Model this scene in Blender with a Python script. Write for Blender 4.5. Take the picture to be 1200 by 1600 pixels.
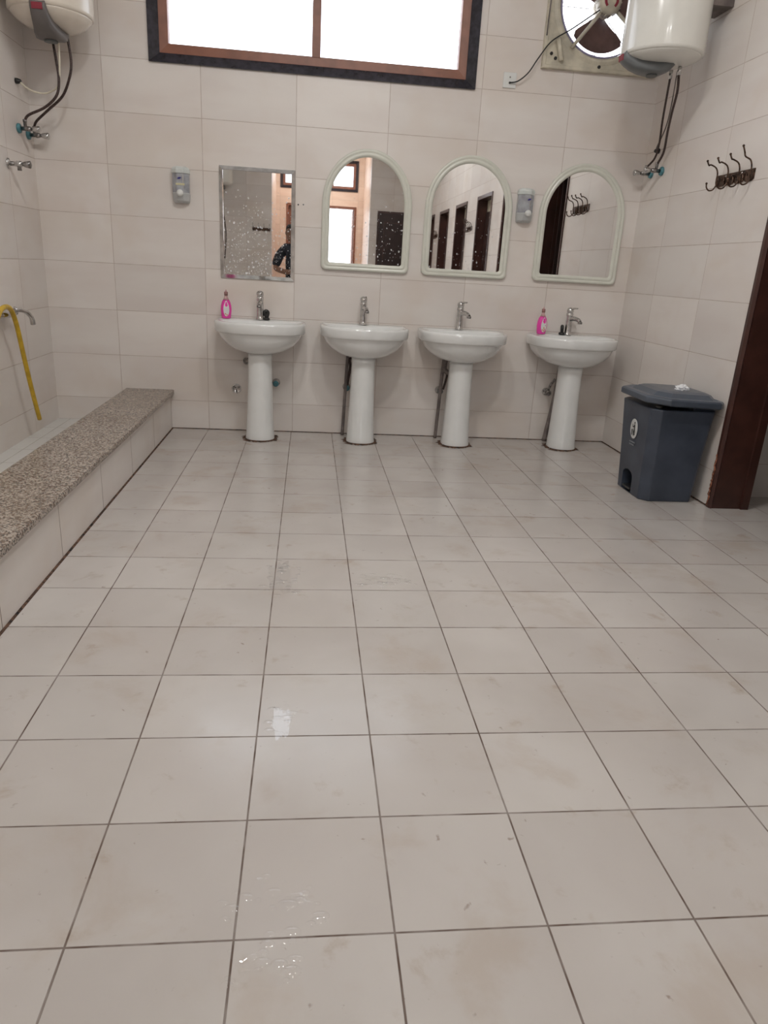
import bpy, math, random
from mathutils import Vector, Matrix, noise
random.seed(7)
PI = math.pi
for o in list(bpy.data.objects): bpy.data.objects.remove(o)
SC = bpy.context.scene
COL = SC.collection

# ---------------------------------------------------------------- camera
CAM = Vector((0.1152, -0.995, 1.18672)); YAW, PITCH, ROLL = 0.11736, -0.3309, 0.05848
fw = Vector((math.sin(YAW)*math.cos(PITCH), math.cos(YAW)*math.cos(PITCH), math.sin(PITCH)))
r0 = Vector((math.cos(YAW), -math.sin(YAW), 0)); u0 = r0.cross(fw)
rt = math.cos(ROLL)*r0 + math.sin(ROLL)*u0; up = -math.sin(ROLL)*r0 + math.cos(ROLL)*u0
cd = bpy.data.cameras.new('camera'); cam = bpy.data.objects.new('camera', cd); COL.objects.link(cam)
m3 = Matrix((rt, up, -fw)).transposed()
cam.matrix_world = Matrix.Translation(CAM) @ m3.to_4x4()
cd.sensor_fit = 'VERTICAL'; cd.sensor_height = 32; cd.lens = 1106.18/1600*32; cd.clip_start = 0.01
SC.camera = cam

# ---------------------------------------------------------------- light and exposure
LAMP = 120.0          # emission of the round ceiling lamps
SKY = 3.4            # overcast white sky
SC.view_settings.view_transform = 'Standard'; SC.view_settings.look = 'None'
SC.view_settings.gamma = 1; SC.view_settings.use_curve_mapping = False
SC.view_settings.exposure = 0.0
W = bpy.data.worlds.new('sky'); SC.world = W; W.use_nodes = True
bg = W.node_tree.nodes['Background']; bg.inputs[0].default_value = (0.93, 0.96, 1, 1); bg.inputs[1].default_value = SKY
LAMP_POS = [(-0.05, 1.42), (0.84, 1.42), (0.0, -2.6), (.80, -2.6), (.32, -7.6)]  # rear pair and passage lamp are unseen, added as fill light
CEIL = 3.7

# ---------------------------------------------------------------- helpers
def lin(c):
    return tuple((v/255/12.92 if v/255 <= .04045 else ((v/255+.055)/1.055)**2.4) for v in c)
def newmat(name):
    m = bpy.data.materials.new(name); m.use_nodes = True
    nt = m.node_tree; b = nt.nodes['Principled BSDF']
    return m, nt, b
def nd(nt, t, **k):
    n = nt.nodes.new(t)
    for a, v in k.items(): setattr(n, a, v)
    return n
def mth(nt, op, a, b=None, c=None, clamp=False):
    n = nt.nodes.new('ShaderNodeMath'); n.operation = op; n.use_clamp = clamp
    for i, v in enumerate((a, b, c)):
        if v is None: continue
        if isinstance(v, (int, float)): n.inputs[i].default_value = v
        else: nt.links.new(v, n.inputs[i])
    return n.outputs[0]
def mixc(nt, f, a, b):
    n = nt.nodes.new('ShaderNodeMix'); n.data_type = 'RGBA'
    for s, v in ((0, f), (6, a), (7, b)):
        if isinstance(v, (int, float)): n.inputs[s].default_value = v
        elif isinstance(v, tuple): n.inputs[s].default_value = (*v[:3], 1)
        else: nt.links.new(v, n.inputs[s])
    return n.outputs[2]
def noi(nt, vec, scale, detail=4, rough=.55, dist=0.0):
    n = nt.nodes.new('ShaderNodeTexNoise'); n.inputs['Scale'].default_value = scale
    n.inputs['Detail'].default_value = detail; n.inputs['Roughness'].default_value = rough; n.inputs['Distortion'].default_value = dist
    nt.links.new(vec, n.inputs['Vector']); return n.outputs[0]
def ramp(nt, f, lo, hi):
    n = nt.nodes.new('ShaderNodeMapRange'); n.interpolation_type = 'SMOOTHSTEP'
    nt.links.new(f, n.inputs[0]); n.inputs[1].default_value = lo; n.inputs[2].default_value = hi
    return n.outputs[0]
def mapping(nt, vec, scale):
    n = nt.nodes.new('ShaderNodeMapping'); n.inputs['Scale'].default_value = scale
    nt.links.new(vec, n.inputs['Vector']); return n.outputs[0]
def plain(name, col, rough=.5, metal=0.0, var=.06, vs=12, bump=0.0, bs=60, coat=0.0, spec=.5, trans=0.0):
    m, nt, b = newmat(name)
    tc = nd(nt, 'ShaderNodeTexCoord').outputs['Object']
    n = noi(nt, tc, vs)
    c2 = tuple(max(0, v*(1-var*2)) for v in col); c1 = tuple(min(1, v*(1+var)) for v in col)
    nt.links.new(mixc(nt, ramp(nt, n, .3, .7), c2, c1), b.inputs['Base Color'])
    b.inputs['Roughness'].default_value = rough; b.inputs['Metallic'].default_value = metal
    b.inputs['Coat Weight'].default_value = coat; b.inputs['Coat Roughness'].default_value = .08
    b.inputs['Specular IOR Level'].default_value = spec; b.inputs['Transmission Weight'].default_value = trans
    if bump:
        bn = nd(nt, 'ShaderNodeBump'); bn.inputs['Strength'].default_value = bump; bn.inputs['Distance'].default_value = .01
        nt.links.new(noi(nt, tc, bs), bn.inputs['Height']); nt.links.new(bn.outputs[0], b.inputs['Normal'])
    return m

class MB:
    def __init__(s): s.v = []; s.f = []; s.sm = []
    def add(s, vs, fs, smooth=True):
        k = len(s.v); s.v += [tuple(v) for v in vs]; s.f += [tuple(i+k for i in f) for f in fs]; s.sm += [smooth]*len(fs); return s
    def box(s, x0, x1, y0, y1, z0, z1):
        vs = [(x, y, z) for x in (x0, x1) for y in (y0, y1) for z in (z0, z1)]
        return s.add(vs, [(0,1,3,2), (4,6,7,5), (0,4,5,1), (2,3,7,6), (0,2,6,4), (1,5,7,3)], False)
    def loft(s, rings, cap0=True, cap1=True, smooth=True, close=True):
        n = len(rings[0]); vs = [p for r in rings for p in r]; fs = []
        for i in range(len(rings)-1):
            for j in range(n if close else n-1):
                a, b = i*n+j, i*n+(j+1) % n; fs.append((a, b, b+n, a+n))
        s.add(vs, fs, smooth)
        if cap0: s.add(rings[0], [tuple(range(n))[::-1]], False)
        if cap1: s.add(rings[-1], [tuple(range(n))], False)
        return s
    def lathe(s, prof, c=(0,0,0), ax='Z', n=32, cap0=True, cap1=True, sx=1, sy=1):
        rings = []
        for r, h in prof:
            ring = []
            for j in range(n):
                a = 2*PI*j/n; p, q = r*math.cos(a)*sx, r*math.sin(a)*sy
                v = {'Z': (p, q, h), 'Y': (p, h, -q), 'X': (h, p, q)}[ax]
                ring.append((v[0]+c[0], v[1]+c[1], v[2]+c[2]))
            rings.append(ring)
        return s.loft(rings, cap0, cap1)
    def tube(s, pts, r, n=12, smooth_path=True, cap=True, sub=8):
        P = [Vector(p) for p in pts]; rad = r if isinstance(r, (list, tuple)) else [r]*len(P)
        if smooth_path and len(P) > 2:
            Q = []; RR = []
            for i in range(len(P)-1):
                a, b = P[max(i-1, 0)], P[i]; c, d = P[i+1], P[min(i+2, len(P)-1)]
                for k in range(sub):
                    t = k/sub
                    Q.append(.5*((2*b)+(c-a)*t+(2*a-5*b+4*c-d)*t*t+(3*b-a-3*c+d)*t**3)); RR.append(rad[i]*(1-t)+rad[i+1]*t)
            Q.append(P[-1]); RR.append(rad[-1]); P, rad = Q, RR
        T = [(P[min(i+1, len(P)-1)]-P[max(i-1, 0)]).normalized() for i in range(len(P))]
        N = T[0].orthogonal().normalized(); rings = []
        for i, p in enumerate(P):
            N = (N-T[i]*N.dot(T[i])).normalized(); B = T[i].cross(N)
            rings.append([p+(N*math.cos(2*PI*j/n)+B*math.sin(2*PI*j/n))*rad[i] for j in range(n)])
        return s.loft(rings, cap, cap)
    def ball(s, c, r, n=16, m=10):
        if isinstance(r, (int, float)): r = (r, r, r)
        rings = []
        for i in range(1, m):
            t = PI*i/m
            rings.append([(c[0]+r[0]*math.sin(t)*math.cos(2*PI*j/n), c[1]+r[1]*math.sin(t)*math.sin(2*PI*j/n), c[2]-r[2]*math.cos(t)) for j in range(n)])
        k = len(s.v); s.loft(rings, False, False)
        s.add([(c[0], c[1], c[2]-r[2])]+list(rings[0]), [(0, 1+(j+1) % n, 1+j) for j in range(n)])
        s.add([(c[0], c[1], c[2]+r[2])]+list(rings[-1]), [(0, 1+j, 1+(j+1) % n) for j in range(n)])
        return s
    def prism(s, out, ax, d0, d1, smooth=False):
        f = {'X': lambda p, d: (d, p[0], p[1]), 'Y': lambda p, d: (p[0], d, p[1]), 'Z': lambda p, d: (p[0], p[1], d)}[ax]
        return s.loft([[f(p, d0) for p in out], [f(p, d1) for p in out]], True, True, smooth)
    def build(s, name, mat, parent=None, bevel=0, seg=2, subsurf=0, weld=True):
        me = bpy.data.meshes.new(name); me.from_pydata(s.v, [], s.f)
        for p, q in zip(me.polygons, s.sm): p.use_smooth = q
        import bmesh
        bm = bmesh.new(); bm.from_mesh(me)
        if weld: bmesh.ops.remove_doubles(bm, verts=bm.verts, dist=1e-5)
        bmesh.ops.recalc_face_normals(bm, faces=bm.faces); bm.to_mesh(me); bm.free()
        me.materials.append(mat)
        o = bpy.data.objects.new(name, me); COL.objects.link(o)
        if parent: o.parent = parent
        if bevel:
            b = o.modifiers.new('bevel', 'BEVEL'); b.width = bevel; b.segments = seg; b.limit_method = 'ANGLE'; b.angle_limit = .6
            b.harden_normals = False
        if subsurf:
            b = o.modifiers.new('sub', 'SUBSURF'); b.levels = subsurf; b.render_levels = subsurf
        return o
def tag(o, label=None, cat=None, group=None, kind=None):
    if label: o['label'] = label
    if cat: o['category'] = cat
    if group: o['group'] = group
    if kind: o['kind'] = kind
    return o
def thing(name, loc, label, cat, group=None, rz=0, kind=None):
    o = bpy.data.objects.new(name, None); o.empty_display_size = .05; COL.objects.link(o)
    o.location = loc; o.rotation_euler = (0, 0, rz)
    return tag(o, label, cat, group, kind)
def kids(o): return [c for c in bpy.data.objects if c.parent == o]
def dup(root, loc, rz=None, label=None):
    def rec(o, par):
        c = o.copy(); COL.objects.link(c)
        if par: c.parent = par
        for ch in kids(o): rec(ch, c)
        return c
    r = rec(root, None); r.location = loc
    if rz is not None: r.rotation_euler = (0, 0, rz)
    if label: r['label'] = label
    return r
def struct(o, cat='structure', label=None):
    o['kind'] = 'structure'
    if label: o['label'] = label
    o['category'] = cat
    return o

# ---------------------------------------------------------------- tile materials
def tile(name, u, v, pu, pv, ou, ov, gw, ca, cb, grout, rough=.25, stain=None, streak=(3, 3, 9), tilevar=.05, gbump=.4, wavy=0.0, coatspec=.5):
    m, nt, b = newmat(name)
    tc = nd(nt, 'ShaderNodeTexCoord').outputs['Object']
    sp = nd(nt, 'ShaderNodeSeparateXYZ'); nt.links.new(tc, sp.inputs[0])
    U = mth(nt, 'DIVIDE', mth(nt, 'SUBTRACT', sp.outputs[u], ou), pu)
    V = mth(nt, 'DIVIDE', mth(nt, 'SUBTRACT', sp.outputs[v], ov), pv)
    def edge(C, p):
        f = mth(nt, 'FRACT', C); d = mth(nt, 'MULTIPLY', mth(nt, 'MINIMUM', f, mth(nt, 'SUBTRACT', 1.0, f)), p)
        return d
    d = mth(nt, 'MINIMUM', edge(U, pu), edge(V, pv))
    g = mth(nt, 'SUBTRACT', 1.0, ramp(nt, d, gw*.35, gw*.75))
    cx = nd(nt, 'ShaderNodeCombineXYZ'); nt.links.new(mth(nt, 'FLOOR', U), cx.inputs[0]); nt.links.new(mth(nt, 'FLOOR', V), cx.inputs[1])
    wn = nd(nt, 'ShaderNodeTexWhiteNoise'); nt.links.new(cx.outputs[0], wn.inputs['Vector'])
    off = nd(nt, 'ShaderNodeVectorMath', operation='MULTIPLY_ADD'); nt.links.new(wn.outputs['Color'], off.inputs[0]); off.inputs[1].default_value = (7, 7, 7); nt.links.new(tc, off.inputs[2])
    st = mapping(nt, off.outputs[0], streak)
    n1 = noi(nt, st, 1.0, 4, .5, .25)
    base = mixc(nt, ramp(nt, n1, .28, .72), ca, cb)
    tv = mth(nt, 'MULTIPLY_ADD', wn.outputs['Value'], tilevar*2, 1-tilevar)
    mul = nd(nt, 'ShaderNodeVectorMath', operation='SCALE'); nt.links.new(base, mul.inputs[0]); nt.links.new(tv, mul.inputs['Scale'])
    col = mul.outputs[0]
    if stain:
        for (sc, lo, hi, c, amt, det) in stain:
            s = mth(nt, 'MULTIPLY', ramp(nt, noi(nt, tc, sc, det, .6, .3), lo, hi), amt)
            col = mixc(nt, s, col, c)
    gn = noi(nt, tc, 9, 3)
    gs = mth(nt, 'MULTIPLY', g, mth(nt, 'MULTIPLY_ADD', ramp(nt, gn, .3, .7), .45, .55))
    col = mixc(nt, gs, col, grout)
    nt.links.new(col, b.inputs['Base Color'])
    rn = mth(nt, 'MULTIPLY_ADD', ramp(nt, noi(nt, tc, 5, 4), .3, .7), .08, rough)
    nt.links.new(mth(nt, 'ADD', rn, mth(nt, 'MULTIPLY', g, .4)), b.inputs['Roughness'])
    b.inputs['Specular IOR Level'].default_value = coatspec
    bn = nd(nt, 'ShaderNodeBump'); bn.inputs['Strength'].default_value = gbump; bn.inputs['Distance'].default_value = .004
    h = mth(nt, 'SUBTRACT', mth(nt, 'MULTIPLY', noi(nt, tc, 6, 2), wavy), g)
    nt.links.new(h, bn.inputs['Height']); nt.links.new(bn.outputs[0], b.inputs['Normal'])
    return m
WA, WB = (0.735, 0.675, 0.635), (0.79, 0.745, 0.705)
GR = (0.50, 0.41, 0.36)
PZ, OZ = .30424, .20511
wst = [(1.7, .45, .68, (.66, .56, .47), .35, 3)]
WG = .0034
M_back = tile('tile_back', 0, 2, .60346, PZ, .00726, OZ, WG, WA, WB, GR, .31, wst, (1.2, 1, 5))
M_side = tile('tile_side', 1, 2, .60346, PZ, 4.22-.44, OZ, WG, WA, WB, GR, .34, wst, (1, 1.2, 5))
M_curb = tile('tile_curb', 1, 2, .60346, .6, 1.78, -.3, .005, WA, WB, (.2, .14, .1), .31, wst, (1, 1.2, 5))
M_floor = tile('tile_floor', 0, 1, .3, .3, 0, 0, .0036, (.51, .468, .438), (.565, .53, .50), (.09, .048, .03), .165,
    [(1.0, .42, .64, (.45, .41, .375), .4, 4), (3.2, .52, .70, (.43, .345, .27), .38, 6), (8, .60, .74, (.36, .27, .19), .40, 6), (28, .68, .78, (.20, .13, .09), .6, 3)], (2.2, 1.6, 1), .03, .5, .2)
M_trough = tile('tile_trough', 1, 0, .3, .3, .02, -1.57, .004, (.66, .65, .62), (.68, .67, .64), (.4, .36, .32), .31, None, (1, 1, 1), .01)
M_rear = tile('tile_warm_light', 0, 2, .60346, PZ, 0, OZ, WG, (.80, .60, .48), (.86, .68, .56), (.5, .4, .33), .4)  # warm daylight on the passage walls is put into this tile colour
M_ceil = plain('painted_ceiling', (.80, .78, .75), .7, var=.02)
M_brown = plain('brown_wood', (.060, .022, .016), .38, var=.15, vs=5, bump=.05, coat=.15)
M_door = plain('dark_door', (.040, .020, .018), .35, var=.15, vs=3)
M_alu = plain('brown_aluminium', (.25, .095, .055), .42, var=.08)
M_dark = plain('charcoal_stone', (.030, .028, .038), .25, var=.2, vs=30)
M_cer = plain('white_ceramic', (.80, .81, .80), .10, var=.01, coat=.6)
M_chrome = plain('chrome', (.62, .61, .60), .14, 1.0, var=.12, vs=40)
M_dchrome = plain('worn_chrome', (.35, .33, .32), .3, 1.0, var=.3, vs=60)
M_pvc = plain('cream_plastic', (.71, .715, .635), .28, var=.02, coat=.3)
M_mirror0 = None
M_heat = plain('white_enamel', (.78, .77, .72), .22, var=.01, coat=.4)
M_heatL = plain('cream_enamel', (.74, .67, .58), .25, var=.02, coat=.3)
M_grey = plain('grey_plastic', (.15, .16, .165), .4, var=.05)
M_red = plain('red_label', (.28, .03, .05), .4)
M_hose = plain('braided_hose', (.085, .055, .05), .4, .3, var=.5, vs=250, bump=.3, bs=300)
M_black = plain('black_rubber', (.015, .015, .015), .4)
M_teal = plain('teal_knob', (.08, .24, .28), .35, var=.2, vs=30)
M_yel = plain('yellow_hose', (.62, .40, .03), .4, var=.12, vs=20)
M_cream = plain('dusty_cream_paint', (.60, .55, .44), .45, var=.12, vs=10)
M_cable = plain('white_cable', (.80, .74, .60), .5)
M_bin = plain('grey_bin_plastic', (.054, .066, .092), .38, var=.12, vs=6)
M_binlid = plain('grey_lid_plastic', (.078, .094, .122), .32, var=.08, vs=6)
M_white = plain('white_plastic', (.75, .76, .74), .35, var=.02)
M_bronze = plain('antique_bronze', (.11, .065, .045), .32, .7, var=.4, vs=60)
M_grime = plain('brown_grime', (.10, .05, .03), .8, var=.6, vs=40, bump=.6, bs=80)
M_blade = plain('brown_fan_blade', (.13, .075, .065), .4, var=.15)
M_ring = plain('fan_ring', (.30, .27, .42), .35)

def granite():
    m, nt, b = newmat('granite')
    tc = nd(nt, 'ShaderNodeTexCoord').outputs['Object']
    v = nd(nt, 'ShaderNodeTexVoronoi'); v.inputs['Scale'].default_value = 120; nt.links.new(tc, v.inputs['Vector'])
    v2 = nd(nt, 'ShaderNodeTexVoronoi'); v2.inputs['Scale'].default_value = 210; nt.links.new(tc, v2.inputs['Vector'])
    s1 = nd(nt, 'ShaderNodeSeparateColor'); nt.links.new(v.outputs['Color'], s1.inputs[0])
    s2 = nd(nt, 'ShaderNodeSeparateColor'); nt.links.new(v2.outputs['Color'], s2.inputs[0])
    c = mixc(nt, s1.outputs[0], (.30, .245, .20), (.48, .42, .36))
    c = mixc(nt, mth(nt, 'GREATER_THAN', s1.outputs[1], .72), c, (.17, .12, .09))
    c = mixc(nt, mth(nt, 'GREATER_THAN', s2.outputs[0], .80), c, (.07, .06, .055))
    c = mixc(nt, mth(nt, 'MULTIPLY', ramp(nt, noi(nt, tc, 3), .4, .7), .25), c, (.22, .16, .12))
    sp = nd(nt, 'ShaderNodeSeparateXYZ'); nt.links.new(tc, sp.inputs[0])
    f = mth(nt, 'FRACT', mth(nt, 'DIVIDE', mth(nt, 'SUBTRACT', sp.outputs[1], 3.9), 1.02))
    c = mixc(nt, mth(nt, 'LESS_THAN', f, .004), c, (.12, .09, .07))
    nt.links.new(c, b.inputs['Base Color']); b.inputs['Roughness'].default_value = .24
    return m
M_gran = granite()

# ---------------------------------------------------------------- the room shell
XL, XR, YB, YR = -1.65, 2.41, 4.222, -6.5
def wall_cells(mb, ax, d0, d1, u0, u1, v0, v1, holes):
    us = sorted({u0, u1, *[h[0] for h in holes], *[h[1] for h in holes]}); vs = sorted({v0, v1, *[h[2] for h in holes], *[h[3] for h in holes]})
    for i in range(len(us)-1):
        for j in range(len(vs)-1):
            cu, cv = (us[i]+us[i+1])/2, (vs[j]+vs[j+1])/2
            if any(h[0] < cu < h[1] and h[2] < cv < h[3] for h in holes): continue
            if ax == 'Y': mb.box(us[i], us[i+1], d0, d1, vs[j], vs[j+1])
            else: mb.box(d0, d1, us[i], us[i+1], vs[j], vs[j+1])
    return mb
WZ0, WZ1 = 2.325, 3.2
FX, FZ, FR = 1.975, 2.865, .30
mb = wall_cells(MB(), 'Y', YB, YB+.2, XL-.2, 4.1, -.1, CEIL, [(-.90, 1.16, WZ0, WZ1), (FX-.32, FX+.32, FZ-.32, FZ+.32)])
struct(mb.build('wall_back', M_back), 'wall', 'beige tiled wall behind the row of washbasins')
mb = MB().box(XL-.2, XL, -3.5, YB, -.1, CEIL).box(-2.8, XL-.2, -3.7, -3.5, -.1, CEIL).box(XL-.2, XL, -3.7, -3.5, -.1, CEIL).box(-2.8, -2.6, YR, -3.7, -.1, CEIL)
struct(mb.build('wall_left', M_side), 'wall', 'beige tiled wall on the left above the foot-wash trough')
DOORS = [(1.80, 2.65), (.35, 1.20), (-1.08, -.23), (-2.62, -1.78), (-4.10, -3.25), (-5.55, -4.70)]
mb = wall_cells(MB(), 'X', XR, XR+.2, YR-.2, YB, -.1, CEIL, [(a, b, -.1, 2.19) for a, b in DOORS])
struct(mb.build('wall_right', M_side), 'wall', 'beige tiled wall on the right with the row of toilet doors')
# toilet cubicle behind the open doorway
mb = MB().box(XR+.2, 4.1, 2.855, 2.955, -.1, CEIL).box(XR+.2, 4.1, 1.405, 1.505, -.1, CEIL).box(4.0, 4.1, 1.505, 2.855, -.1, CEIL)
struct(mb.build('wall_cubicle', M_back), 'wall', 'tiled walls inside the open toilet cubicle')
mb = wall_cells(MB(), 'Y', YR-.2, YR, -2.8, XR, -.1, CEIL, [(-.69, 1.33, -.1, CEIL)])
struct(mb.build('wall_rear', M_back), 'wall', 'tiled rear wall seen in the mirrors')
YC = -8.6
mb = wall_cells(MB(), 'Y', YC-.2, YC, -.9, 1.55, -.1, CEIL, [(-.58, 1.17, 2.84, 3.46), (-.46, 1.17, -.1, 2.5)])
mb.box(-.89, -.69, YC, YR-.2, -.1, CEIL).box(1.33, 1.53, YC, YR-.2, -.1, CEIL)
struct(mb.build('wall_passage', M_rear), 'wall', 'passage walls with warm light painted into their colour around the entrance, seen in the mirrors')
mb = MB().box(XL, XR+.2, -3.5, YB, -.1, 0).box(-2.6, XR+.2, YR, -3.5, -.1, 0).box(-.69, 1.33, YC-.2, YR, -.1, 0).box(XR+.2, 4.1, 1.505, 2.855, -.1, 0)
struct(mb.build('floor', M_floor), 'floor', 'glossy beige square floor tiles with dark brown joints and stains')
mb = MB().box(-2.8, 4.1, YR-.2, YB+.2, CEIL, CEIL+.15).box(-.9, 1.55, YC-.2, YR-.2, CEIL, CEIL+.15)
struct(mb.build('ceiling', M_ceil), 'ceiling')
M_ground = plain('pale_concrete', (.62, .6, .57), .9, var=.1, vs=2)
struct(MB().box(-8, 8, -22, YC-.2, -.16, -.06).build('ground', M_ground), 'ground', 'bright ground outside the entrance seen in the mirrors')

# curb with granite slab, and the trough behind it
t = thing('curb', (0, 0, 0), 'low tiled curb with speckled granite top along the left side', 'curb')
t['kind'] = 'structure'
MB().box(-1.15, -.860, -3.2, YB-.001, 0, .25).build('tiled_base', M_curb, t)
MB().box(-1.170, -.838, -3.22, YB-.001, .25, .281).build('granite_slab', M_gran, t, bevel=.005)
MB().prism([(-.8605, 0), (-.8605, .006), (-.852, .001), (-.852, 0)], 'Y', -3.2, YB-.001).build('dirty_joint', M_grime, t)
struct(MB().box(XL, -1.15, -3.2, YB-.001, 0, .045).build('trough_floor', M_trough), 'floor', 'white tiled trough bottom between granite curb and left wall')
# dark dirty joint line along the foot of the walls
mb = MB()
for a, b in ((-.86, XR),): mb.prism([(YB-.006, 0), (YB-.001, .005), (YB, 0)], 'X', a, b)
mb.prism([(XR-.006, 0), (XR, .006), (XR, 0)], 'Y', 2.66, YB)
struct(mb.build('trim_joint', M_grime), 'joint', 'dark dirty joint where the tiled walls meet the floor')

# ---------------------------------------------------------------- glass
def glass(name, tint=(.95, .97, 1), gl=.06):
    m, nt, b = newmat(name); nt.nodes.remove(b)
    out = nt.nodes['Material Output']
    tr = nd(nt, 'ShaderNodeBsdfTransparent'); tr.inputs[0].default_value = (*tint, 1)
    gs = nd(nt, 'ShaderNodeBsdfGlossy'); gs.inputs['Roughness'].default_value = .05
    mx = nd(nt, 'ShaderNodeMixShader'); mx.inputs[0].default_value = gl
    nt.links.new(tr.outputs[0], mx.inputs[1]); nt.links.new(gs.outputs[0], mx.inputs[2]); nt.links.new(mx.outputs[0], out.inputs[0])
    return m
M_glass = glass('window_glass')

def frame_ring(mb, x0, x1, z0, z1, w, y0, y1, yi=None):
    """mitred ring in the XZ plane, front face at y0 (outer edge) and yi (inner edge)"""
    yi = y0 if yi is None else yi
    rings = []
    for (a, y) in ((0, y1), (0, y0), (w, yi), (w, y1)):
        rings.append([(x0+a, y, z0+a), (x1-a, y, z0+a), (x1-a, y, z1-a), (x0+a, y, z1-a)])
    rings.append(rings[0])
    return mb.loft(rings, False, False, False)
def window(name, x0, x1, z0, z1, yf, d, label, mull):
    t = thing(name, ((x0+x1)/2, yf, z0), label, 'window', kind='structure')
    w, h = (x1-x0)/2, z1-z0
    s = d
    frame_ring(MB(), -w, w, 0, h, .062, -.016*s, .12*s, .030*s).build('stone_surround', M_dark, t)
    frame_ring(MB(), -w+.060, w-.060, .060, h-.060, .055, .028*s, .10*s, .034*s).build('sash_frame', M_alu, t, bevel=.002)
    mb = MB(); mb.box(mull-.027, mull+.027, *sorted((.030*s, .09*s)), .11, h-.11); mb.build('mullion', M_alu, t, bevel=.002)
    MB().box(-w+.11, mull-.02, *sorted((.060*s, .066*s)), .11, h-.11).build('pane', M_glass, t)
    MB().box(mull+.02, w-.11, *sorted((.072*s, .078*s)), .11, h-.11).build('pane', M_glass, t)
    return t
window('window_1', -.908, 1.166, WZ0, WZ1+.02, YB, 1, 'wide bright two-pane sliding window with brown sashes high above the mirrors', -.002)
window('window_2', -.60, 1.19, 2.82, 3.48, YC, -1, 'bright high window above the entrance, seen in the second mirror', .3)

# ---------------------------------------------------------------- doors
def doorway(name, y0, y1, label, openleaf=False):
    t = thing(name, (XR, (y0+y1)/2, 0), label, 'door', kind='structure')
    h = (y1-y0)/2; H = 2.19; w = .05
    mb = MB()
    mb.prism([(-.012, h-.022), (-.012, h), (.002, h), (.002, h-.001), (.215, h-.001), (.215, h-.050), (.17, h-.050), (.17, h-.036), (.004, h-.036), (-.003, h-.042)], 'Z', 0, H)
    mb.prism([(-.012, -h+.022), (-.012, -h), (.002, -h), (.002, -h+.001), (.215, -h+.001), (.215, -h+.050), (.17, -h+.050), (.17, -h+.036), (.004, -h+.036), (-.003, -h+.042)], 'Z', 0, H)
    mb.box(-.010, .21, -h+.034, h-.034, H-.045, H)
    mb.build('frame', M_brown, t, bevel=.002)
    lw = 2*h-.076
    def leafbox(x0, x1, y0, y1):
        return
    leaf = MB()
    if openleaf:
        leaf.box(.20, .20+lw, -h+.055, -h+.095, .01, H-.05)
        lf = leaf.build('leaf', M_door, t, bevel=.003)
        mb = MB()
        for za, zb in ((.15, .95), (1.1, 2.0)):
            frame_ring(mb, .20+.1, .20+lw-.1, za, zb, .02, -h+.104, -h+.094)
        mb.build('panel_moulding', M_brown, lf)
        MB().tube([(.2+lw-.06, -h+.095, 1.05), (.2+lw-.06, -h+.14, 1.05), (.2+lw-.16, -h+.14, 1.05)], .009, smooth_path=False).build('handle', M_chrome, lf)
    else:
        leaf.box(.12, .16, -lw/2, lw/2, .01, H-.19)
        lf = leaf.build('leaf', M_door, t, bevel=.003)
        mb = MB()
        for za, zb in ((.15, .95), (1.1, 1.85)):
            for a, b in ((za, za+.02), (zb-.02, zb)): mb.box(.112, .121, -lw/2+.1, lw/2-.1, a, b)
            for a in (-lw/2+.1, lw/2-.12): mb.box(.112, .121, a, a+.02, za, zb)
        mb.build('panel_moulding', M_brown, lf)
        MB().box(.13, .15, -lw/2, lw/2, H-.19, H-.04).build('transom_panel', M_cream, t)
        MB().tube([(.12, lw/2-.07, 1.02), (.07, lw/2-.07, 1.02), (.07, lw/2-.17, 1.02)], .009, smooth_path=False).build('handle', M_chrome, lf)
    return t
dlab = ['open doorway with dark brown frame beside the grey pedal bin', 'closed dark toilet door next to the open doorway, seen in the third mirror',
 'closed dark toilet door, second from the open doorway, seen in the third mirror', 'closed dark toilet door in the middle of the row, seen in the third mirror',
 'closed dark toilet door, second from the rear wall, seen in the third mirror', 'closed dark toilet door nearest the rear wall, seen in the third mirror']
for i, (a, b) in enumerate(DOORS): doorway('door_%d' % (i+1), a, b, dlab[i], i == 0)
mb = MB()
for k in range(26):
    z = .015+k*.0115+random.uniform(-.003, .003)
    mb.ball((-.0125, .425-random.uniform(.0, .012), z), (.003, random.uniform(.004, .010), random.uniform(.006, .013)), 8, 5)
ch = mb.build('chipped_edge', plain('bare_wood', (.36, .14, .08), .8, var=.4, vs=60), bpy.data.objects['door_1']); ch['label'] = 'chipped reddish bare wood at the foot of the frame'
# rear door (in second mirror)
t = thing('door_7', (1.87, YR, 0), 'dark brown door in the rear wall, seen in the second mirror', 'door', kind='structure')
MB().box(-.38, .38, 0, .012, 0, 2.31).build('frame', M_brown, t)
lf = MB().box(-.34, .34, .008, .035, .01, 2.27).build('leaf', M_door, t, bevel=.003)
mb = MB()
for za, zb in ((.2, 1.0), (1.15, 2.1)): frame_ring(mb, -.24, .24, za, zb, .02, .044, .034)
mb.build('panel_moulding', M_brown, lf)
MB().tube([(-.28, .034, 1.05), (-.28, .09, 1.05), (-.18, .09, 1.05)], .009, smooth_path=False).build('handle', M_chrome, lf)
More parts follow.
